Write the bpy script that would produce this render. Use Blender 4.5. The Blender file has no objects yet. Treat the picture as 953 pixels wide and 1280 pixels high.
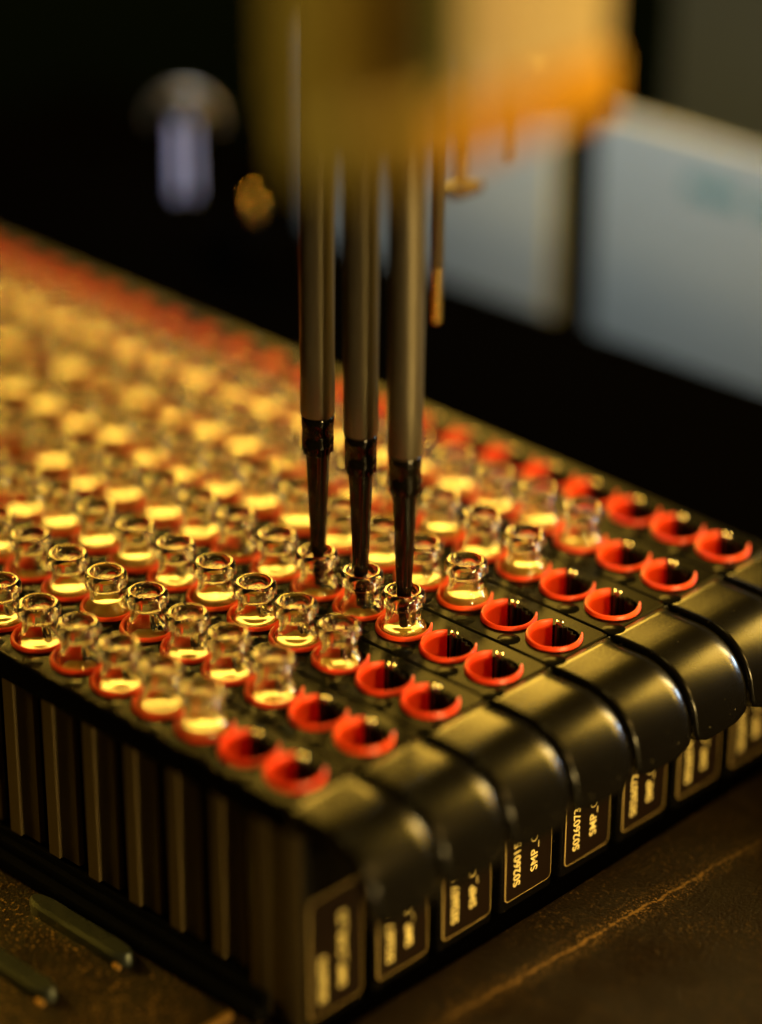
import bpy, bmesh, math, random
from mathutils import Vector, Matrix

random.seed(7)
S = 0.01                      # 1 Blender unit = 100 mm; every number below is in millimetres
sc = bpy.context.scene
C = sc.collection

# ------------------------------------------------------------------ camera
PITCH_X, PITCH_Y = 15.046, 22.5            # hole pitch along a rack, rack pitch across the deck
cam_d = bpy.data.cameras.new('camera')
cam = bpy.data.objects.new('camera', cam_d)
C.objects.link(cam)
sc.camera = cam
yaw, pit, roll = map(math.radians, (133.959, 26.4925, 0.282))
fw = Vector((math.cos(yaw) * math.cos(pit), math.sin(yaw) * math.cos(pit), -math.sin(pit)))
rt = fw.cross(Vector((0, 0, 1))).normalized()
up = rt.cross(fw)
r2 = rt * math.cos(roll) + up * math.sin(roll)
u2 = -rt * math.sin(roll) + up * math.cos(roll)
cam.matrix_world = Matrix(((r2.x, u2.x, -fw.x, 401.578 * S), (r2.y, u2.y, -fw.y, -388.485 * S),
                           (r2.z, u2.z, -fw.z, 344.288 * S), (0, 0, 0, 1)))
cam_d.sensor_fit = 'HORIZONTAL'
cam_d.sensor_width = 24.0
cam_d.lens = 3585.08 / 953 * 24.0
cam_d.clip_start = 0.05
cam_d.clip_end = 200
cam_d.dof.use_dof = True
cam_d.dof.focus_distance = 715 * S
cam_d.dof.aperture_fstop = 1e-3 * cam_d.lens / (2 * 22.0 * S)
cam_d.dof.aperture_ratio = 1.15

# ------------------------------------------------------------------ world, lamps, exposure
w = bpy.data.worlds.new('World')
sc.world = w
w.use_nodes = True
bg = w.node_tree.nodes['Background']
bg.inputs[0].default_value = (0.5, 0.6, 0.7, 1)
bg.inputs[1].default_value = 0.004
TARGET = Vector((-70, 70, 0))


def lamp(name, az, el, dist, sx, sy, radiance, col, target=TARGET, spread=180):
    a, e = math.radians(az), math.radians(el)
    d = Vector((math.cos(a) * math.cos(e), math.sin(a) * math.cos(e), math.sin(e)))
    l = bpy.data.lights.new(name, 'AREA')
    l.shape = 'RECTANGLE'
    l.size, l.size_y = sx * S, sy * S
    l.energy = radiance * math.pi * l.size * l.size_y
    l.color = col
    l.spread = math.radians(spread)
    o = bpy.data.objects.new(name, l)
    C.objects.link(o)
    o.location = (target + d * dist) * S
    o.rotation_euler = d.to_track_quat('Z', 'Y').to_euler()
    return o


WARM = (1.0, 0.58, 0.06)
GOLD = (1.0, 0.66, 0.15)
lamp('warm_panel_lamp', 141, 27, 1400, 640, 290, 32.0, (1.0, 0.575, 0.065))
lamp('warm_side_lamp', 60, 25, 560, 170, 300, 27.0, WARM)
lamp('added_cream_edge_light', 80, 22, 330, 30, 110, 7.5, (1.0, 0.74, 0.32), target=Vector((30, 75, -6)), spread=60)  # added low beside the racks to draw cream stripes on handle edges
lamp('added_cool_edge_light', 82, 6, 262, 30, 24, 6.0, (0.62, 0.80, 1.0), target=Vector((36, 75, -14)), spread=50)  # added to draw the blue part of the handle edge stripes
lamp('head_lamp', 235, 18, 380, 90, 90, 2.0, (1.0, 0.72, 0.22), target=Vector((85, -72, 200)), spread=30)
lamp('overhead_panel_lamp', 20, 78, 520, 100, 90, 15.0, GOLD)
lamp('front_spot_lamp', 10, 29, 620, 76, 70, 100.0, (1.0, 0.58, 0.13), target=Vector((-30, 70, 0)))
lamp('front_low_lamp', -10, 10, 520, 110, 60, 17.0, (1.0, 0.68, 0.22), target=Vector((14, 60, -45)), spread=50)
lamp('warm_left_lamp', 186, 32, 420, 90, 60, 3.5, WARM, target=Vector((-70, -50, -62)), spread=26)
lamp('added_shaft_fill', -4, 17, 500, 40, 60, 2.5, (1.0, 0.72, 0.30), target=Vector((-45, 67, 95)), spread=15)  # added fill, narrowed to brighten the pipetting shafts alone
lamp('cool_bench_lamp', 268, 50, 300, 260, 80, 3.6, (0.88, 0.96, 0.95), target=Vector((-180, 350, -20)), spread=110)
lamp('added_left_fill', 320, 30, 260, 40, 40, 1.7, (0.70, 0.80, 1.0), target=Vector((-268, 212, 28)), spread=16)  # added small cool fill aimed only at the far left rods

sc.view_settings.view_transform = 'Standard'
sc.view_settings.look = 'None'
sc.view_settings.exposure = 0.0
sc.view_settings.gamma = 1.0
sc.view_settings.use_curve_mapping = False
cy = sc.cycles
cy.max_bounces = 24
cy.transmission_bounces = 22
cy.glossy_bounces = 8
cy.diffuse_bounces = 4
cy.transparent_max_bounces = 16
cy.caustics_reflective = True
cy.caustics_refractive = True
cy.blur_glossy = 0.3
cy.sample_clamp_indirect = 12.0
cy.use_denoising = True
try:
    cy.denoiser = 'OPENIMAGEDENOISE'
except Exception:
    pass


# ------------------------------------------------------------------ materials
def mat(name, base, rough=0.5, metal=0.0, trans=0.0, ior=1.5, coat=0.0, bump=0.0, bscale=40.0, rvar=0.0,
        rscale=8.0, spec=0.5, sss=0.0, speck=None, stretch=None, alpha=1.0):
    m = bpy.data.materials.new(name)
    m.use_nodes = True
    nt = m.node_tree
    b = nt.nodes['Principled BSDF']
    b.inputs['Base Color'].default_value = (*base, 1)
    b.inputs['Roughness'].default_value = rough
    b.inputs['Metallic'].default_value = metal
    b.inputs['Transmission Weight'].default_value = trans
    b.inputs['IOR'].default_value = ior
    b.inputs['Alpha'].default_value = alpha
    b.inputs['Coat Weight'].default_value = coat
    b.inputs['Specular IOR Level'].default_value = spec
    b.inputs['Coat Roughness'].default_value = 0.03
    if sss:
        b.inputs['Subsurface Weight'].default_value = sss
        b.inputs['Subsurface Radius'].default_value = (0.02, 0.008, 0.003)
        b.inputs['Subsurface Scale'].default_value = 1.0
    tc = nt.nodes.new('ShaderNodeTexCoord')
    src = tc.outputs['Object']
    if stretch:
        mp = nt.nodes.new('ShaderNodeMapping')
        mp.inputs['Scale'].default_value = stretch
        nt.links.new(src, mp.inputs['Vector'])
        src = mp.outputs['Vector']

    def noise(scale, detail=4.0):
        n = nt.nodes.new('ShaderNodeTexNoise')
        n.inputs['Scale'].default_value = scale
        n.inputs['Detail'].default_value = detail
        nt.links.new(src, n.inputs['Vector'])
        return n
    if rvar:
        n = noise(rscale, 6)
        mr = nt.nodes.new('ShaderNodeMapRange')
        mr.inputs['From Min'].default_value = 0.3
        mr.inputs['From Max'].default_value = 0.7
        mr.inputs['To Min'].default_value = max(0.02, rough - rvar)
        mr.inputs['To Max'].default_value = min(1.0, rough + rvar)
        nt.links.new(n.outputs['Fac'], mr.inputs['Value'])
        nt.links.new(mr.outputs['Result'], b.inputs['Roughness'])
    if bump:
        n = noise(bscale, 3)
        bp = nt.nodes.new('ShaderNodeBump')
        bp.inputs['Strength'].default_value = bump
        bp.inputs['Distance'].default_value = 0.002
        nt.links.new(n.outputs['Fac'], bp.inputs['Height'])
        nt.links.new(bp.outputs['Normal'], b.inputs['Normal'])
    if speck:                                    # (colour, threshold, scale): dust, scuffs and mineral specks
        n = noise(speck[2], 2)
        rp = nt.nodes.new('ShaderNodeValToRGB')
        rp.color_ramp.elements[0].position = speck[1]
        rp.color_ramp.elements[1].position = min(1.0, speck[1] + 0.07)
        nt.links.new(n.outputs['Fac'], rp.inputs['Fac'])
        mx = nt.nodes.new('ShaderNodeMixRGB')
        mx.inputs['Color1'].default_value = (*base, 1)
        mx.inputs['Color2'].default_value = (*speck[0], 1)
        nt.links.new(rp.outputs['Color'], mx.inputs['Fac'])
        nt.links.new(mx.outputs['Color'], b.inputs['Base Color'])
    return m


M = {}
M['plastic'] = mat('black_moulded_plastic', (0.003, 0.003, 0.0026), 0.22, rvar=0.03, rscale=3, bump=0.05, bscale=120,
                   speck=((0.06, 0.055, 0.04), 0.74, 90), spec=0.025)
M['handle'] = mat('black_satin_handle_plastic', (0.0022, 0.0019, 0.0014), 0.25, spec=0.28, rvar=0.04, rscale=5, bump=0.08, bscale=140,
                  speck=((0.10, 0.09, 0.06), 0.73, 80))
M['rib'] = mat('gold_lit_rib_plastic', (0.085, 0.062, 0.028), 0.42, spec=0.1, rvar=0.08, bump=0.15, bscale=70)  # black plastic tinted gold so the base colour carries the lit edges
M['red'] = mat('red_sleeve_plastic', (0.80, 0.055, 0.012), 0.36, bump=0.05, bscale=60, sss=0.25)
nt = M['red'].node_tree
_b = nt.nodes['Principled BSDF']
_oi = nt.nodes.new('ShaderNodeObjectInfo')
_tc = nt.nodes.new('ShaderNodeTexCoord')
_ns = nt.nodes.new('ShaderNodeTexNoise')
_ns.inputs['Scale'].default_value = 14
_ns.inputs['Detail'].default_value = 6
nt.links.new(_tc.outputs['Object'], _ns.inputs['Vector'])
_ad = nt.nodes.new('ShaderNodeMath')
_ad.operation = 'MULTIPLY_ADD'
_ad.inputs[1].default_value = 0.5
nt.links.new(_oi.outputs['Random'], _ad.inputs[0])
nt.links.new(_ns.outputs['Fac'], _ad.inputs[2])
_rp = nt.nodes.new('ShaderNodeValToRGB')
_rp.color_ramp.elements[0].position = 0.3
_rp.color_ramp.elements[0].color = (0.62, 0.030, 0.012, 1)
_rp.color_ramp.elements[1].position = 1.0
_rp.color_ramp.elements[1].color = (0.88, 0.085, 0.012, 1)
nt.links.new(_ad.outputs['Value'], _rp.inputs['Fac'])
nt.links.new(_rp.outputs['Color'], _b.inputs['Base Color'])
_mr = nt.nodes.new('ShaderNodeMapRange')
_mr.inputs['To Min'].default_value = 0.25
_mr.inputs['To Max'].default_value = 0.5
nt.links.new(_ns.outputs['Fac'], _mr.inputs['Value'])
nt.links.new(_mr.outputs['Result'], _b.inputs['Roughness'])
M['spring'] = mat('blackened_spring_steel', (0.03, 0.027, 0.022), 0.28, metal=0.7)
M['bright'] = mat('worn_bright_steel', (0.75, 0.68, 0.5), 0.22, metal=1.0)
M['glass'] = mat('clear_vial_glass', (1, 1, 1), 0.0, trans=1.0, ior=1.49, coat=0.2)
M['liquid'] = mat('pale_yellow_sample', (0.50, 0.33, 0.07), 0.05, ior=1.7, sss=0.15)
M['liquid_clear'] = mat('clear_amber_sample', (0.95, 0.72, 0.32), 0.02, trans=0.85, ior=1.33)
M['label'] = mat('dark_label_stock', (0.006, 0.003, 0.0015), 0.5, spec=0.08)
M['print'] = mat('cream_label_print', (0.74, 0.62, 0.26), 0.6)
M['border'] = mat('dim_gold_label_border', (0.30, 0.22, 0.08), 0.5)
M['shaft'] = mat('grey_anodised_shaft', (0.17, 0.148, 0.105), 0.34, metal=0.85, rvar=0.06, rscale=10, bump=0.12, bscale=60,
                 stretch=(1, 1, 0.08))
M['tip'] = mat('black_conductive_tip_plastic', (0.003, 0.0024, 0.0014), 0.13, coat=0.0, bump=0.10, bscale=60, stretch=(1, 1, 0.03))


def deck_mat(name, scratch=False, amount=1.0):
    m = mat(name, (0.007, 0.0036, 0.0015), 0.5, metal=0.0, spec=0.2)
    nt = m.node_tree
    b = nt.nodes['Principled BSDF']
    N, L = nt.nodes.new, nt.links.new
    tc = N('ShaderNodeTexCoord')

    def noise(scale, detail=3.0, dist=0.0):
        n = N('ShaderNodeTexNoise')
        n.inputs['Scale'].default_value = scale
        n.inputs['Detail'].default_value = detail
        n.inputs['Distortion'].default_value = dist
        L(tc.outputs['Object'], n.inputs['Vector'])
        return n.outputs['Fac']

    def ramp(val, lo, hi, a=0.0, c=1.0):
        r = N('ShaderNodeMapRange')
        r.inputs['From Min'].default_value = lo
        r.inputs['From Max'].default_value = hi
        r.inputs['To Min'].default_value = a
        r.inputs['To Max'].default_value = c
        L(val, r.inputs['Value'])
        return r.outputs['Result']

    def math2(op, a, c):
        q = N('ShaderNodeMath')
        q.operation = op
        for k, v in enumerate((a, c)):
            if isinstance(v, (int, float)):
                q.inputs[k].default_value = v
            else:
                L(v, q.inputs[k])
        return q.outputs['Value']
    flake = math2('MULTIPLY', ramp(noise(110, 1.5), 0.58, 0.70), ramp(noise(7, 3.0), 0.38, 0.66, 0.10 * amount, amount))
    if scratch:
        sp = N('ShaderNodeSeparateXYZ')
        L(tc.outputs['Object'], sp.inputs['Vector'])
        x, y = sp.outputs['X'], sp.outputs['Y']
        centre = math2('ADD', math2('MULTIPLY', y, 0.052), 0.322)
        wob = ramp(noise(22, 2.0), 0.3, 0.7, -0.006, 0.006)
        d = math2('ABSOLUTE', math2('SUBTRACT', math2('ADD', x, wob), centre), 0.0)
        line = ramp(d, 0.001, 0.007, 1.0, 0.0)
        halo = ramp(d, 0.004, 0.05, 1.0, 0.0)
        along = ramp(math2('ABSOLUTE', math2('SUBTRACT', y, 0.64), 0.0), 0.08, 0.75, 1.0, 0.0)
        wear = math2('MULTIPLY', math2('MULTIPLY', line, along), ramp(noise(70, 3.0), 0.36, 0.56))
        dust = math2('MULTIPLY', math2('MULTIPLY', halo, along), ramp(noise(200, 2.0), 0.56, 0.66))
        flake = math2('MAXIMUM', flake, math2('MAXIMUM', wear, dust))
    mx = N('ShaderNodeMixRGB')
    mx.inputs['Color1'].default_value = (0.007, 0.0036, 0.0015, 1)
    mx.inputs['Color2'].default_value = (0.34, 0.20, 0.065, 1)
    L(flake, mx.inputs['Fac'])
    L(mx.outputs['Color'], b.inputs['Base Color'])
    L(ramp(flake, 0.0, 1.0, 0.0, 0.75), b.inputs['Metallic'])
    L(ramp(noise(5, 5.0), 0.3, 0.7, 0.36, 0.6), b.inputs['Roughness'])
    bp = N('ShaderNodeBump')
    bp.inputs['Strength'].default_value = 0.9
    bp.inputs['Distance'].default_value = 0.003
    L(noise(120, 3.0), bp.inputs['Height'])
    L(bp.outputs['Normal'], b.inputs['Normal'])
    return m


M['deck'] = deck_mat('dark_brown_deck_steel', False, 1.3)
M['deck_front'] = deck_mat('dark_brown_scratched_deck_steel', True, 0.2)
M['brass_edge'] = mat('worn_brass_edge', (0.50, 0.30, 0.09), 0.45, metal=0.8, rvar=0.2, rscale=14, bump=0.4, bscale=50)
M['tab'] = mat('grey_guide_metal', (0.06, 0.07, 0.06), 0.30, metal=0.7, rvar=0.1, bump=0.1, bscale=50)
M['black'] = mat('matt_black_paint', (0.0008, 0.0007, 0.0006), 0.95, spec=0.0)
M['panel'] = mat('pale_grey_enamel', (0.42, 0.47, 0.48), 0.5, rvar=0.1, rscale=2)
M['teal'] = mat('teal_print', (0.06, 0.26, 0.30), 0.5)
M['olive'] = mat('olive_cabinet_paint', (0.075, 0.070, 0.038), 0.6, rvar=0.1, rscale=2)
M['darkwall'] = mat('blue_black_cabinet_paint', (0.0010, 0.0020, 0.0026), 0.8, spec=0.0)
M['gold'] = mat('gold_anodised_housing', (0.22, 0.165, 0.03), 0.45, metal=0.3)
M['browncase'] = mat('dark_brown_housing', (0.06, 0.035, 0.012), 0.5)
M['amber'] = mat('amber_lit_housing', (0.86, 0.46, 0.03), 0.38, alpha=0.8)  # warm light on the head's brighter face put into the base colour
M['white'] = mat('warm_white_plastic', (0.93, 0.84, 0.80), 0.4, alpha=0.7)
M['green'] = mat('green_plastic', (0.08, 0.13, 0.02), 0.4, alpha=0.6)
M['brass'] = mat('polished_brass', (0.85, 0.60, 0.18), 0.25, metal=1.0)
M['steel'] = mat('blue_glint_steel', (0.36, 0.42, 0.70), 0.3, metal=0.4)  # blue of the reflection put into the steel's base colour


# ------------------------------------------------------------------ mesh helpers (mm in, Blender units out)
def new_bm():
    return bmesh.new()


def box(bm, x0, x1, y0, y1, z0, z1, bev=0.0, seg=2):
    r = bmesh.ops.create_cube(bm, size=1.0)
    vs = r['verts']
    for v in vs:
        v.co = Vector(((x0 + x1) / 2 + v.co.x * (x1 - x0), (y0 + y1) / 2 + v.co.y * (y1 - y0),
                       (z0 + z1) / 2 + v.co.z * (z1 - z0)))
    if bev:
        es = {e for v in vs for e in v.link_edges}
        bmesh.ops.bevel(bm, geom=list(es), offset=bev, segments=seg, affect='EDGES', profile=0.5)


def lathe(bm, prof, n=32, cx=0.0, cy_=0.0, a0=0.0, a1=360.0):
    full = abs(a1 - a0 - 360) < 1e-6
    rings = []
    cnt = n if full else n + 1
    for r, z in prof:
        if r < 1e-6 and full:
            rings.append([bm.verts.new((cx, cy_, z))])
        else:
            rings.append([bm.verts.new((cx + r * math.cos(math.radians(a0 + (a1 - a0) * k / n)),
                                        cy_ + r * math.sin(math.radians(a0 + (a1 - a0) * k / n)), z)) for k in range(cnt)])
    for a, b in zip(rings, rings[1:]):
        for k in range(n if full else n):
            k2 = (k + 1) % cnt
            if len(a) == 1 and len(b) == 1:
                continue
            if len(a) == 1:
                bm.faces.new((a[0], b[k2], b[k]))
            elif len(b) == 1:
                bm.faces.new((a[k], a[k2], b[0]))
            else:
                bm.faces.new((a[k], a[k2], b[k2], b[k]))
    if not full:                                  # close both cut ends of a closed profile
        for k in (0, cnt - 1):
            f = [ring[k] for ring in rings]
            try:
                bm.faces.new(f if k else f[::-1])
            except ValueError:
                pass


def finish(name, bm, m, parent=None, loc=None, smooth=True, angle=35, fix=True):
    if fix:
        bmesh.ops.recalc_face_normals(bm, faces=bm.faces[:])
    for v in bm.verts:
        v.co *= S
    me = bpy.data.meshes.new(name)
    bm.to_mesh(me)
    bm.free()
    if smooth:
        for p in me.polygons:
            p.use_smooth = True
        me.set_sharp_from_angle(angle=math.radians(angle))
    me.materials.append(M[m])
    return link(name, me, parent, loc)


def link(name, me, parent=None, loc=None):
    o = bpy.data.objects.new(name, me)
    C.objects.link(o)
    if parent:
        o.parent = parent
    if loc is not None:
        o.location = Vector(loc) * S
    return o


def empty(name, label, cat, loc=(0, 0, 0), group=None):
    o = bpy.data.objects.new(name, None)
    o.empty_display_size = 0.05
    C.objects.link(o)
    o.location = Vector(loc) * S
    return tag(o, label, cat, group)


def tag(o, label, cat, group=None):
    o['label'] = label
    o['category'] = cat
    if group:
        o['group'] = group
    return o


def struct(o, kind='structure'):
    o['kind'] = kind
    return o


def smooth_profile(pts, n=4):
    out = []
    for i in range(len(pts) - 1):
        p0 = pts[max(i - 1, 0)]; p1 = pts[i]; p2 = pts[i + 1]; p3 = pts[min(i + 2, len(pts) - 1)]
        for k in range(n):
            t = k / n
            q = []
            for a in range(2):
                q.append(0.5 * (2 * p1[a] + (p2[a] - p0[a]) * t + (2 * p0[a] - 5 * p1[a] + 4 * p2[a] - p3[a]) * t * t
                                + (3 * p1[a] - p0[a] - 3 * p2[a] + p3[a]) * t ** 3))
            out.append((max(q[0], 0.0), q[1]))
    out.append(pts[-1])
    return out


DECK_Z = -62.0
ORD = ['', 'first', 'second', 'third', 'fourth', 'fifth', 'sixth', 'seventh', 'eighth', 'ninth', 'tenth', 'eleventh',
       'twelfth', 'thirteenth', 'fourteenth', 'fifteenth', 'sixteenth', 'seventeenth', 'eighteenth', 'nineteenth', 'twentieth',
       'twenty-first', 'twenty-second']

# ------------------------------------------------------------------ setting: deck and far walls
bm = new_bm()
box(bm, -1600, 700, -700, 1200, DECK_Z - 30, DECK_Z)
struct(finish('deck_floor', bm, 'deck', smooth=False))
bm = new_bm()
box(bm, -1700, 300, 900, 940, DECK_Z + 0.3, 190)
struct(finish('back_wall', bm, 'darkwall', smooth=False))

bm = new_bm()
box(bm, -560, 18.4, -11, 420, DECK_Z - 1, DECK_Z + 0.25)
struct(finish('deck_dark_sheet', bm, 'black', smooth=False))  # flat black sheet laid in for the dark trench shade under the racks
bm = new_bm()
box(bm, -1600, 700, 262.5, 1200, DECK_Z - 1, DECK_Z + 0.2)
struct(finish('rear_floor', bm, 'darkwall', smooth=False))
# front deck plate in front of the racks with its worn brass edge
bm = new_bm()
box(bm, 18.5, 320, -420, 420, DECK_Z - 2, DECK_Z + 0.8, 0.5)
struct(finish('deck_front_plate', bm, 'deck_front', smooth=False))

# ------------------------------------------------------------------ rack: shared meshes
NPOS = 31
VISIBLE = [11, 13, 15, 17, 19, 21, 23, 24]
PL_Z = -1.0
X_FRONT = 8.3
X_END = -PITCH_X * (NPOS - 0.5)
HW = 11.05


def make_plate():
    bm = new_bm()
    hole_r, n = 6.75, 32
    b = 0.45
    for i in range(NPOS):
        cx = -PITCH_X * i
        x0, x1 = cx - PITCH_X / 2, cx + PITCH_X / 2
        if i == 0:
            x1 = X_FRONT - 0.3
        inner, low, outer = [], [], []
        for k in range(n):
            a = 2 * math.pi * (k + 0.5) / n
            c, s = math.cos(a), math.sin(a)
            inner.append(bm.verts.new((cx + hole_r * c, hole_r * s, PL_Z)))
            low.append(bm.verts.new((cx + hole_r * c, hole_r * s, PL_Z - 7)))
            tx = ((x1 - cx) if c > 0 else (cx - x0)) / max(abs(c), 1e-6)
            ty = (HW - b) / max(abs(s), 1e-6)
            t = min(tx, ty)
            outer.append(bm.verts.new((cx + t * c, t * s, PL_Z)))
        for k in range(n):
            k2 = (k + 1) % n
            bm.faces.new((inner[k], outer[k], outer[k2], inner[k2]))
            bm.faces.new((inner[k2], low[k2], low[k], inner[k]))
        for sx, xx in ((1, x1), (-1, x0)):         # corner fill triangles
            for sy in (1, -1):
                cv = bm.verts.new((xx, sy * (HW - b), PL_Z))
                best = [v for v in outer if (v.co.x - cx) * sx > 0 and v.co.y * sy > 0]
                e1 = [v for v in best if abs(v.co.x - xx) < 1e-4]
                e2 = [v for v in best if abs(abs(v.co.y) - (HW - b)) < 1e-4]
                if e1 and e2:
                    va = max(e1, key=lambda v: v.co.y * sy)
                    vb = max(e2, key=lambda v: (v.co.x - cx) * sx)
                    if va is not vb:
                        f = bm.faces.new((va, cv, vb) if sx * sy > 0 else (va, vb, cv))
    for sy in (1, -1):                             # rounded long edges and sides
        prof = [(HW - b, PL_Z), (HW - 0.13, PL_Z - 0.13), (HW, PL_Z - b), (HW, PL_Z - 7)]
        rows = [[bm.verts.new((x, sy * y, z)) for x in (X_END, X_FRONT - 0.3)] for y, z in prof]
        for a, c in zip(rows, rows[1:]):
            bm.faces.new((a[0], a[1], c[1], c[0]))
    e = [(X_FRONT - 0.3, PL_Z), (X_FRONT, PL_Z - 0.3), (X_FRONT, PL_Z - 7)]
    rows = [[bm.verts.new((x, y, z)) for y in (-HW + b, HW - b)] for x, z in e]
    for a, c in zip(rows, rows[1:]):
        bm.faces.new((a[0], a[1], c[1], c[0]))
    bmesh.ops.remove_doubles(bm, verts=bm.verts[:], dist=0.002)
    return bm


def make_handle():
    bm = new_bm()
    prof = [(8.65, -7.0), (8.65, -1.25), (8.9, -1.0)]
    for x in (11, 14, 17):
        prof.append((x, -1.0))
    R, cx, cz = 16.5, 20.0, -17.5
    for k in range(0, 12):
        a = math.radians(90 - 82 * k / 11)
        prof.append((cx + (R + 0.4) * math.cos(a), cz + R * math.sin(a)))
    prof += [(37.25, -18.0), (37.55, -20.2), (37.65, -21.2)]
    T = 2.3
    nrm = []
    for i, p in enumerate(prof):
        a = prof[max(i - 1, 0)]; b = prof[min(i + 1, len(prof) - 1)]
        t = Vector((b[0] - a[0], 0, b[1] - a[1])).normalized()
        nrm.append(Vector((-t.z, 0, t.x)))
    nrm[0] = nrm[1] = Vector((-1, 0, 0))
    nrm[2] = Vector((-0.5, 0, 0.8))
    rr = 4.3
    cols = []
    part = []
    for k in range(0, 7):
        a = math.radians(90 * k / 6)
        part.append((-(10.95 - 1.1 + 1.1 * math.sin(a)), 1.1 - 1.1 * math.cos(a)))
    cols.append(part)
    part = []
    rc, a1 = 11.0, math.radians(27)
    y1 = 10.95 - 0.7 * (1 - math.sin(a1))
    for k in range(0, 8):
        a = a1 * k / 7
        part.append((y1 - rc * (math.sin(a1) - math.sin(a)), rc * (1 - math.cos(a))))
    for k in range(1, 6):
        a = a1 + (math.pi / 2 - a1) * k / 5
        part.append((y1 + 0.7 * (math.sin(a) - math.sin(a1)), part[7][1] + 0.7 * (math.cos(a1) - math.cos(a))))
    cols.append(part)
    ys = cols[0][::-1] + cols[1]
    L = len(prof)
    outer = []
    for i, p in enumerate(prof):
        row = []
        # the hood's free corners are rounded
        d_end = max(0.0, (p[1] + 21.2)) if i > L - 5 else 9
        shrink = 0.0
        if d_end < 3.0:
            shrink = 3.0 - math.sqrt(max(0, 9 - (3.0 - d_end) ** 2))
        for y, ins in ys:
            ins2 = ins if i > 2 else ins * 0.35
            yy = y - math.copysign(min(shrink, abs(y)), y) if abs(y) > 5 else y
            q = Vector((p[0], yy, p[1])) - nrm[i] * ins2
            row.append(bm.verts.new(q))
        outer.append(row)
    inner = []
    for i, p in enumerate(prof):
        q = Vector((p[0], 0, p[1])) - nrm[i] * (rr + 0.4)
        sh = 0.6 if i > L - 4 else 0.0
        inner.append([bm.verts.new((q.x, -10.6 + sh * 3, q.z)), bm.verts.new((q.x, 10.6 - sh * 3, q.z))])
    n = len(ys)
    for i in range(L - 1):
        for k in range(n - 1):
            bm.faces.new((outer[i][k], outer[i][k + 1], outer[i + 1][k + 1], outer[i + 1][k]))
        bm.faces.new((inner[i][0], inner[i + 1][0], inner[i + 1][1], inner[i][1]))
        bm.faces.new((outer[i][0], outer[i + 1][0], inner[i + 1][0], inner[i][0]))
        bm.faces.new((outer[i][-1], inner[i][1], inner[i + 1][1], outer[i + 1][-1]))
    bm.faces.new(outer[-1] + [inner[-1][1], inner[-1][0]])
    bm.faces.new(outer[0][::-1] + [inner[0][0], inner[0][1]])
    return bm


def make_sleeve():
    """C-shaped red sleeve: a thin wall with a rolled rim, open towards the right-back, the rim raised a little at the back."""
    bm = new_bm()
    prof = [(6.35, -18), (6.3, -2), (6.1, -0.6), (6.25, -0.12), (6.6, 0.06), (6.95, -0.1), (7.15, -0.55), (7.15, -1.25), (6.7, -1.35), (6.65, -2), (6.65, -18)]
    a0, a1, n = 134, 134 + 272, 40
    cols = []
    for k in range(n + 1):
        a = a0 + (a1 - a0) * k / n
        ar = math.radians(a)
        lift = 0.75 * max(0.0, 0.5 + 0.5 * math.cos(math.radians(a - 150))) ** 2
        tip = max(0.0, (a - (a1 - 22)) / 22)
        col = []
        for r, z in prof:
            zz = z + (lift if z > -3 else 0)
            rr = r
            if z > -1.4 and tip > 0:               # the free tip tapers and curls outwards
                rr = 6.6 + (r - 6.6) * (1 - 0.45 * tip) + 0.35 * tip
                zz = zz + 0.45 * tip
            if z < -3 and a > 250:                 # front part of the wall is shallow
                zz = z + 10
            col.append(bm.verts.new((rr * math.cos(ar), rr * math.sin(ar), zz)))
        cols.append(col)
    m = len(prof)
    for a, b in zip(cols, cols[1:]):
        for k in range(m):
            k2 = (k + 1) % m
            bm.faces.new((a[k], a[k2], b[k2], b[k]))
    bm.faces.new(cols[0])
    bm.faces.new(cols[-1][::-1])
    return bm


def make_spring():
    """blackened leaf spring standing in the open side of the sleeve, with folded ridges"""
    bm = new_bm()
    path = []
    for k in range(9):
        a = math.radians(128 - 8.0 * k)
        r = 6.15 - (0.95 if k % 2 else 0.0) - 0.28 * max(0, 4 - k)
        path.append((r * math.cos(a), r * math.sin(a)))
    tops = [0.35, 0.3, 0.15, -0.2, -0.6, -0.9, -1.1, -1.2, -1.3]
    A, B = [], []
    for (x, y), t in zip(path, tops):
        A.append((bm.verts.new((x, y, t)), bm.verts.new((x, y, -16))))
        B.append((bm.verts.new((x * 0.93, y * 0.93, t)), bm.verts.new((x * 0.93, y * 0.93, -16))))
    for k in range(8):
        bm.faces.new((A[k][0], A[k + 1][0], A[k + 1][1], A[k][1]))
        bm.faces.new((B[k][0], B[k][1], B[k + 1][1], B[k + 1][0]))
        bm.faces.new((A[k][0], B[k][0], B[k + 1][0], A[k + 1][0]))
    for k in (0, 8):
        bm.faces.new((A[k][0], A[k][1], B[k][1], B[k][0]))
    return bm


def make_spring_tip():
    bm = new_bm()
    a = math.radians(116)
    cx, cy_ = 5.5 * math.cos(a), 5.5 * math.sin(a)
    prof = [(0.0, 0.2), (0.45, 0.35), (0.55, 0.7), (0.85, 0.95), (1.05, 0.75), (1.05, 0.2), (0.9, -0.6), (0, -0.6)]
    lathe(bm, prof, 12, cx, cy_)
    return bm


def make_stud():
    bm = new_bm()
    lathe(bm, [(0, -0.75), (2.1, -0.72), (2.45, -0.88), (2.7, -0.88), (2.95, -1.02), (2.95, -1.3), (0, -1.3)], 20)
    return bm


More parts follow.
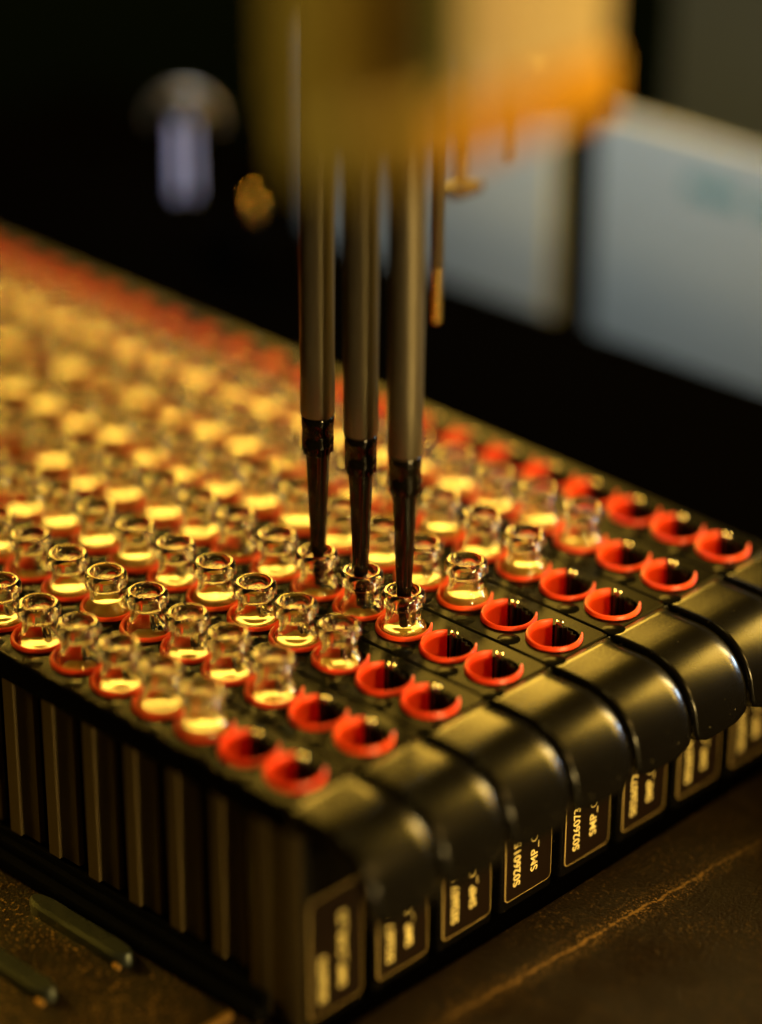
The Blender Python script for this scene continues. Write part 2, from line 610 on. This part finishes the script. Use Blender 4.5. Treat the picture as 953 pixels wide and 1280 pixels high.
RACK_LABELS = [
    'black sample rack nearest the camera, with its ribbed flank showing',
    'second black sample rack from the near side, beside the ribbed one',
    'third black sample rack from the near side, between second and fourth',
    'fourth black sample rack from the near side, under the three pipette tips',
    'fifth black sample rack from the near side, just behind the pipette tips',
    'sixth black sample rack from the near side, third from the far edge',
    'seventh black sample rack from the near side, second from the far edge',
    'black sample rack at the far edge holding only empty red sleeves',
]
SERIALS = ['S026070', 'S026071', 'S026071', 'S026015', 'S026073', 'S026072', 'S026074', 'S026075']


def text_mesh(body, size):
    cu = bpy.data.curves.new('print', 'FONT')
    cu.body = body
    cu.size = size * S
    cu.extrude = 0.08 * S
    cu.offset = 0.007 * size * S
    cu.space_character = 1.04
    o = bpy.data.objects.new('print', cu)
    C.objects.link(o)
    dg = bpy.context.evaluated_depsgraph_get()
    me = bpy.data.meshes.new_from_object(o.evaluated_get(dg))
    bpy.data.objects.remove(o)
    bpy.data.curves.remove(cu)
    me.materials.clear()
    me.materials.append(M['print'])
    return me


LZ0, LZ1, LY0, LY1, LX = -58.0, -25.0, -9.9, 7.6, 13.8


def rounded_rect(y0, y1, z0, z1, r, n=5):
    pts = []
    for cyy, czz, a0 in ((y1 - r, z1 - r, 0), (y0 + r, z1 - r, 90), (y0 + r, z0 + r, 180), (y1 - r, z0 + r, 270)):
        for k in range(n + 1):
            a = math.radians(a0 + 90 * k / n)
            pts.append((cyy + r * math.cos(a), czz + r * math.sin(a)))
    return pts


def make_border():
    bm = new_bm()
    o = rounded_rect(LY0 + 0.1, LY1 - 0.1, LZ0 + 0.1, LZ1 - 0.1, 1.6)
    i = rounded_rect(LY0 + 0.45, LY1 - 0.22, LZ0 + 0.22, LZ1 - 0.36, 1.35)
    va = [[bm.verts.new((x, y, z)) for y, z in q] for q, x in ((o, LX + 0.5), (i, LX + 0.5), (o, LX + 0.38), (i, LX + 0.38))]
    n = len(o)
    for k in range(n):
        k2 = (k + 1) % n
        bm.faces.new((va[0][k], va[0][k2], va[1][k2], va[1][k]))
        bm.faces.new((va[2][k], va[0][k], va[0][k2], va[2][k2]))
        bm.faces.new((va[1][k], va[3][k], va[3][k2], va[1][k2]))
    return bm


def make_label_plate():
    bm = new_bm()
    o = rounded_rect(LY0, LY1, LZ0, LZ1, 1.7)
    a = [bm.verts.new((LX + 0.4, y, z)) for y, z in o]
    b = [bm.verts.new((LX - 0.05, y, z)) for y, z in o]
    bm.faces.new(a)
    bm.faces.new(b[::-1])
    for k in range(len(o)):
        k2 = (k + 1) % len(o)
        bm.faces.new((a[k], b[k], b[k2], a[k2]))
    return bm


def make_core():
    bm = new_bm()
    # side walls and inner floor of the carrier: a trough, closed below the plate
    box(bm, X_END, 4.0, -8.2, -7.2, -60, -8.1)
    box(bm, X_END, 4.0, 7.2, 10.6, -60, -8.1)
    box(bm, X_END, 4.0, -7.15, 7.15, -60, -42)
    box(bm, X_END, 3.0, -10.9, -8.25, -60, -53.2, 0.4)
    box(bm, X_END, 3.0, -10.9, -8.25, -8.05, -5.6)
    return bm


def make_front_post():
    bm = new_bm()
    box(bm, -2.2, LX, -10.75, 8.6, -61.2, -8.2, 0.9, 3)
    return bm


plate0 = core0 = None
racks = []
shared = {}


def part(key, builder, m, name, parent, loc, angle=35):
    if key not in shared:
        o = finish(name, builder(), m, parent, loc, angle=angle)
        shared[key] = o.data
        return o
    return link(name, shared[key], parent, loc)


for j in range(8):
    y = j * PITCH_Y
    root = empty('sample_rack', RACK_LABELS[j], 'sample rack', (0, y, DECK_Z), 'black sample racks side by side on the deck')
    up_ = (0, 0, -DECK_Z)
    part('plate', make_plate, 'plastic', 'top_plate', root, up_)
    part('core', make_core, 'plastic', 'body', root, up_)
    part('post', make_front_post, 'handle', 'front_post', root, up_)
    part('handle', make_handle, 'handle', 'handle', root, up_, 50)
    lp = part('label', make_label_plate, 'label', 'label_plate', root, up_)
    part('border', make_border, 'border', 'label_border', lp, (0, 0, 0))
    for body, size, yy, z0 in ((SERIALS[j], 3.55, -4.2, -54.6), ('SMP_CAR_32', 3.55, 2.2, -53.0)):
        key = 'text ' + body
        if key not in shared:
            shared[key] = text_mesh(body, size)
        t = link('lettering', shared[key], lp, (LX + 0.42, yy, z0))
        # text reads upwards on the face that looks along +x
        t.matrix_local = Matrix.Translation(Vector((LX + 0.42, yy, z0)) * S) @ Matrix(((0, 0, 1, 0), (0, -1, 0, 0), (1, 0, 0, 0), (0, 0, 0, 1))).to_4x4()
    for i in range(VISIBLE[j]):
        sl = part('sleeve', make_sleeve, 'red', 'red_sleeve', root, (-i * PITCH_X, 0, -DECK_Z), 40)
        part('spring', make_spring, 'spring', 'spring_clip', sl, (0, 0, 0), 20)
        part('springtip', make_spring_tip, 'bright', 'clip_tip', sl, (0, 0, 0))
        part('stud', make_stud, 'plastic', 'locating_stud', root, (-(i - 0.5) * PITCH_X, -8.35 if i else -8.35, -DECK_Z))
    racks.append(root)

# ribs on the open flank of the nearest rack
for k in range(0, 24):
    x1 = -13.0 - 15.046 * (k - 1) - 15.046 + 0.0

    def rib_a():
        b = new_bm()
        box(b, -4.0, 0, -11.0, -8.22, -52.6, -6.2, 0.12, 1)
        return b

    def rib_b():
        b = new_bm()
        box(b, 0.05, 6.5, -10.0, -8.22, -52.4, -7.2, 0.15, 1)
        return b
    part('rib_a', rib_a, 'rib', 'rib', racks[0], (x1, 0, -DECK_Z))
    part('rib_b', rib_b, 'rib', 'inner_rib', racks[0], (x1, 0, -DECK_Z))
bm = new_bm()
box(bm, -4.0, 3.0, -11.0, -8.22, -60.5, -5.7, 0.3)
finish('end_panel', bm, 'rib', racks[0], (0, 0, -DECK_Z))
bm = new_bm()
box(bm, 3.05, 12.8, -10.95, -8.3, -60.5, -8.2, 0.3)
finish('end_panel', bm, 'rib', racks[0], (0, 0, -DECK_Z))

# ------------------------------------------------------------------ vials
VO = [(0.001, -24), (4.6, -24), (5.7, -23.2), (5.98, -22), (5.98, -12), (5.98, -2.2), (5.92, -0.9), (5.72, 0.1), (5.32, 0.95),
      (4.85, 1.55), (4.55, 2.1), (4.4, 2.9), (4.35, 4.0), (4.35, 5.3), (4.5, 5.8), (5.0, 6.1), (5.42, 6.55), (5.55, 7.2),
      (5.55, 8.3), (5.4, 9.1), (4.95, 9.72), (4.35, 9.98), (3.85, 9.8), (3.4, 9.3), (3.15, 8.5), (3.08, 6.5), (3.1, 4.2),
      (3.25, 3.0), (3.6, 2.0), (4.2, 1.1), (4.75, 0.2), (4.98, -0.9), (5.0, -2.2), (5.0, -12), (5.0, -21.5), (4.0, -22.4), (0.001, -22.6)]


def make_vial():
    bm = new_bm()
    pr = smooth_profile(VO, 3)
    pr = [(0.0, pr[0][1])] + pr[1:-1] + [(0.0, pr[-1][1])]
    lathe(bm, pr, 48)
    return bm


def inner_r(z):
    pts = [(6.5, 3.08), (4.2, 3.1), (3.0, 3.25), (2.0, 3.6), (1.1, 4.2), (0.2, 4.75), (-0.9, 4.98), (-2.2, 5.0), (-30, 5.0)]
    for (za, ra), (zb, rb) in zip(pts, pts[1:]):
        if z <= za and z >= zb:
            t = (za - z) / (za - zb)
            return ra + (rb - ra) * t
    return 3.15


def make_liquid(level):
    def f():
        bm = new_bm()
        e = 0.06
        prof = [(0.0, -22.2), (3.9, -22.1), (4.6, -21.4)]
        zs = [-12, -6, -3, -2.2, -1.6, -1.0, -0.4, 0.2, 0.8, 1.4, 2.0, 2.6, 3.2]
        prof = [(r + e if r else r, z) for r, z in prof]
        for z in zs:
            if z < level - 0.15:
                prof.append((inner_r(z) + e, z))
        rl = inner_r(level) + e
        prof += [(rl, level), (rl - 0.25, level - 0.12), (rl - 0.8, level - 0.32), (rl * 0.5, level - 0.40), (0.0, level - 0.42)]
        lathe(bm, prof, 40)
        return bm
    return f


LEVELS = [-3.6, -1.3, -0.3, 0.6, 1.4, 2.4]
rnd = random.Random(11)
for j in range(7):
    for i in range(2, VISIBLE[j] - 1):
        lv = rnd.choice([0, 1, 1, 2, 2, 2, 3, 3, 4])
        kind = 'milky pale yellow liquid'
        if (j, i) in ((3, 2), (4, 2), (5, 2), (1, 6)):
            lv = {(3, 2): 2, (4, 2): 3, (5, 2): 4, (1, 6): 5}[(j, i)]
        rank = ORD[i - 1]
        where = ['the nearest rack', 'the second rack', 'the third rack', 'the fourth rack', 'the fifth rack', 'the sixth rack', 'the seventh rack'][j]
        lab = 'open clear glass vial of pale liquid, %s from the front in %s' % (rank, where)
        if j == 3 and i in (2, 3, 4):
            lab = 'open glass vial with the %s pipette tip dipping into its neck' % {2: 'right-hand', 3: 'middle', 4: 'left-hand'}[i]
        v = empty('glass_vial', lab, 'vial', (-i * PITCH_X, j * PITCH_Y, -24), 'open glass vials standing in the racks')
        v.rotation_euler = (math.radians(rnd.uniform(-0.8, 0.8)), math.radians(rnd.uniform(-0.8, 0.8)), rnd.uniform(0, 6.28))
        dz = rnd.uniform(-0.25, 0.25)
        part('vial', make_vial, 'glass', 'glass', v, (0, 0, 24 + dz), 60)
        part('liq%d' % lv, make_liquid(LEVELS[lv]), 'liquid', 'liquid', v, (0, 0, 24 + dz), 50)

# ------------------------------------------------------------------ pipetting channels and tips


def make_shaft():
    bm = new_bm()
    lathe(bm, [(0, 47.0), (3.2, 47.0), (4.15, 47.2), (4.3, 47.8), (4.3, 60), (4.3, 240), (0, 240)], 40)
    return bm


def make_channel_head():
    bm = new_bm()
    box(bm, -6, 6, -7, 24, 215, 330, 1.0)
    return bm


def make_tip_collar():
    bm = new_bm()
    lathe(bm, [(3.2, 47.0), (3.95, 47.0), (4.1, 46.6), (4.1, 44.0), (4.0, 43.8), (4.0, 40.6), (4.05, 40.4), (4.05, 39.0), (3.5, 38.9),
               (3.45, 36.9), (3.35, 36.6), (3.1, 36.6)], 40)
    for k in range(10):                            # the small ribs under the collar
        a = 2 * math.pi * k / 10
        c, s = math.cos(a), math.sin(a)
        q = bmesh.ops.create_cube(bm, size=1)['verts']
        rot = Matrix.Rotation(a, 4, 'Z')
        for v in q:
            v.co = rot @ Vector((3.55 + v.co.x * 0.8, v.co.y * 0.5, 37.9 + v.co.z * 2.0))
    return bm


def make_tip_cone():
    bm = new_bm()
    lathe(bm, [(0, 36.6), (3.05, 36.55), (2.95, 34), (1.95, 10), (1.9, 8.5), (1.55, 7.6), (1.4, 4), (0.95, -0.2), (0.55, -0.5), (0, -0.5)], 28)
    return bm


for i, word, dz in ((2, 'right-hand', 0.0), (3, 'middle', 0.6), (4, 'left-hand', 1.0)):
    x, y = -i * PITCH_X, 3 * PITCH_Y
    ch = empty('pipetting_channel', 'grey metal pipetting shaft holding the %s black tip' % word, 'pipetting channel', (x, y, 0),
               'pipetting channels above the racks')
    part('shaft', make_shaft, 'shaft', 'shaft', ch, (0, 0, dz))
    part('chead', make_channel_head, 'browncase', 'channel_head', ch, (0, 0, dz))
    tp = empty('pipette_tip', 'glossy black tapered pipette tip on the %s grey shaft' % word, 'pipette tip', (x, y, 0), 'black pipette tips in use')
    part('collar', make_tip_collar, 'tip', 'collar', tp, (0, 0, dz), 30)
    part('cone', make_tip_cone, 'tip', 'cone', tp, (0, 0, dz), 50)

# raised pipetting head nearer the camera
hd = empty('raised_pipetting_head', 'gold brown housing hanging out of focus in front of the three shafts', 'instrument head', (88.5, -68.5, 184))
bm = new_bm(); box(bm, -9.5, 5.2, -11.5, 4, 10, 130, 1.5); finish('gold_column', bm, 'gold', hd)
bm = new_bm(); box(bm, 5.4, 9.5, 1.5, 7.5, 14.2, 130, 1.0); finish('dark_column', bm, 'browncase', hd)
bm = new_bm(); box(bm, -9, 10.5, -10.5, 8.5, -1, 14, 2.0); finish('lower_block', bm, 'gold', hd)
am = empty('amber_lit_head_cover', 'plastic cover coloured amber for warm light, with a white upper panel, out of focus', 'instrument cover', (79.7, -40, 177))
bm = new_bm(); box(bm, -10, 0, -4, 48, -3.5, 8.5, 1.5); finish('amber_rail', bm, 'amber', am)
bm = new_bm(); box(bm, -10, -0.6, 6, 46, 8.7, 110, 1.5); finish('white_panel', bm, 'white', am)
bm = new_bm(); box(bm, -9, -0.2, -1, 5.5, 8.7, 110, 0.8); finish('green_strip', bm, 'green', am)


def rod(name, label, cat, x, y, z0, z1, r, m, extra=None):
    t = empty(name, label, cat, (x, y, z0))
    bm = new_bm()
    lathe(bm, [(0, 0), (r * 0.7, 0), (r, r * 0.4), (r, z1 - z0), (0, z1 - z0)], 20)
    finish('stem', bm, m, t)
    return t


t = rod('probe', 'thin brass tipped probe hanging just right of the shafts', 'probe', -76, 127.6, 50, 66, 1.45, 'brass')
bm = new_bm(); lathe(bm, [(0, 16), (1.6, 16), (1.75, 16.5), (1.75, 180), (0, 180)], 20); finish('sleeve_tube', bm, 'shaft', t)
t = rod('brass_rod', 'bright brass rod with a dark ring behind the amber cover', 'rod', -109, 172, 71, 260, 1.9, 'brass')
bm = new_bm(); lathe(bm, [(0, 41), (2.5, 41), (2.6, 41.5), (2.6, 44.5), (2.5, 45), (0, 45)], 20); finish('dark_ring', bm, 'black', t)
bm = new_bm(); box(bm, -2.5, 6, -7, 3.5, -3.2, -0.1, 0.5); finish('bracket', bm, 'browncase', t)
rod('brass_pin', 'short brass pin with a dark edge below the amber cover', 'pin', -101, 183, 75.5, 240, 1.3, 'brass')

t = empty('glass_tube', 'upright clear glass tube catching thin white glints at the top', 'glass tube', (-94, 186, 104))
bm = new_bm(); lathe(bm, [(0, 0), (3.6, 0.2), (4.2, 2), (4.2, 160), (3.4, 160), (3.4, 2), (0, 1.2)], 28); finish('tube', bm, 'glass', t)

# ------------------------------------------------------------------ far side of the deck
bm = new_bm(); box(bm, -900, 260, 178, 262, DECK_Z + 0.4, -9, 2.0)
tag(finish('deck_block', bm, 'black'), 'long matt black deck block lying behind the far rack', 'deck block')
for x0, x1, lab in ((-203, 60, 'pale grey equipment panel with teal print, right of the dark gap'),
                    (-346, -223, 'pale grey equipment panel behind the shafts, left of the dark gap')):
    b = empty('equipment_panel', lab, 'panel', ((x0 + x1) / 2, 352, DECK_Z), 'grey panels behind the deck')
    h = (x1 - x0) / 2
    bm = new_bm(); box(bm, -h, h, -7, -1, 0.4, 90, 2.0); finish('panel_body', bm, 'panel', b)
    if x0 == -203:
        for a, wd in ((-16, 4), (-11, 3), (-7, 5), (-1, 4), (4, 3), (14, 4), (19, 4), (24, 3)):
            bm = new_bm(); box(bm, -75 + a, -75 + a + wd, -7.4, -6.9, 70, 76, 0.1, 1); finish('print_mark', bm, 'teal', b)
b = empty('cabinet', 'dark olive cabinet standing behind the grey panels at the right', 'cabinet', (-150, 470, DECK_Z))
bm = new_bm(); box(bm, -90, 330, -40, 60, 0.5, 190, 3.0); finish('cabinet_body', bm, 'olive', b)

k = empty('steel_glint_column', 'steel column shaped as two blue glint streaks under a sheen arc, far left background', 'streak_rod', (-268, 212, 8))
bm = new_bm()  # two thin rods shaped in for the glint streaks on one column
lathe(bm, [(0, 6), (1.5, 6), (1.7, 6.6), (1.7, 34), (0, 34)], 20, -2.2, -2.0)
finish('streak_rod', bm, 'steel', k)
bm = new_bm()
lathe(bm, [(0, 6), (0.9, 6), (1.1, 6.6), (1.1, 34), (0, 34)], 20, 2.0, 2.2)
finish('streak_rod', bm, 'steel', k)
bm = new_bm()                                      # bright tube shaped in for the sheen arc round the cap
aa = 45
cu_, su_ = math.cos(math.radians(aa)), math.sin(math.radians(aa))
rows = []
for q in range(25):
    t = math.radians(-10 + 190 * q / 24)
    cxx, czz = 12.5 * math.cos(t), 32 + 11 * math.sin(t)
    ring = []
    for g in range(8):
        a = math.pi * 2 * g / 8
        rr_ = 1.0 * math.cos(a)
        hx, hz = cxx + rr_ * math.cos(t), czz + rr_ * math.sin(t)
        oy = 1.0 * math.sin(a)
        ring.append(bm.verts.new((hx * cu_ - oy * su_, hx * su_ + oy * cu_, hz)))
    rows.append(ring)
for p, q in zip(rows, rows[1:]):
    for g in range(8):
        bm.faces.new((p[g], p[(g + 1) % 8], q[(g + 1) % 8], q[g]))
bm.faces.new(rows[0])
bm.faces.new(rows[-1][::-1])
finish('sheen_arch', bm, 'shaft', k)
bm = new_bm(); lathe(bm, [(0, 34.2), (8, 34.2), (9.5, 35), (8, 39), (4, 41), (0, 41.6)], 30); finish('cap', bm, 'handle', k)
k = empty('domed_knob', 'black domed knob with a small brass nub, left of the shafts', 'knob', (-249, 225, -9))
bm = new_bm(); lathe(bm, [(0, 0), (16, 0), (16, 6), (14.5, 11), (10, 15.5), (4, 17.5), (0, 18)], 36); finish('dome', bm, 'black', k)
bm = new_bm(); lathe(bm, [(0, 17.9), (1.4, 17.9), (1.5, 24.0), (1.2, 24.7), (0, 24.7)], 18); finish('nub', bm, 'brass', k)

# ------------------------------------------------------------------ near side of the deck
bm = new_bm()
box(bm, -560, 3, -16.2, -11.3, DECK_Z + 0.3, -57.6, 0.8)
box(bm, -560, 3, -13.4, -11.2, -57.7, -54.6, 0.6)
tag(finish('guide_rail', bm, 'plastic'), 'black guide rail running along the foot of the nearest rack', 'guide rail')


def make_tab():
    bm = new_bm()
    n = 9
    pts = []
    L, W = 18.5, 2.9
    for k in range(n + 1):
        a = math.pi / 2 - math.pi * k / n
        pts.append((L - 6 + 6 * math.cos(a), W * math.sin(a)))
    for k in range(n + 1):
        a = -math.pi / 2 - math.pi * k / n
        pts.append((-L + 6 + 6 * math.cos(a), W * math.sin(a)))
    lo = [bm.verts.new((x, y, 0)) for x, y in pts]
    md = [bm.verts.new((x, y, 2.6)) for x, y in pts]
    hi = [bm.verts.new((x * 0.965, y * 0.72, 3.4)) for x, y in pts]
    m = len(pts)
    for a, b in ((lo, md), (md, hi)):
        for k in range(m):
            k2 = (k + 1) % m
            bm.faces.new((a[k], a[k2], b[k2], b[k]))
    bm.faces.new(hi)
    bm.faces.new(lo[::-1])
    return bm


def make_tab_foot():
    bm = new_bm()
    box(bm, 15.5, 18.0, -3.6, -2.4, 0, 1.0, 0.3)
    return bm


for x, y, lab in ((-55, -20.2, 'grey rounded guide tab on the deck beside the black rail'),
                  (-57, -42.4, 'grey rounded guide tab on the deck at the lower left edge')):
    t = empty('guide_tab', lab, 'guide tab', (x, y, DECK_Z), 'guide tabs on the deck')
    part('tab', make_tab, 'tab', 'tab_body', t, (0, 0, 0.1), 40)
    part('tabfoot', make_tab_foot, 'brass_edge', 'tab_foot', t, (0, 0, 0.1))
bm = new_bm(); box(bm, -5.5, -3.6, -60, -17, DECK_Z + 0.2, DECK_Z + 1.2, 0.4)
tag(finish('edge_strip', bm, 'brass_edge'), 'worn brass edge strip across the deck below the nearest rack', 'edge strip')
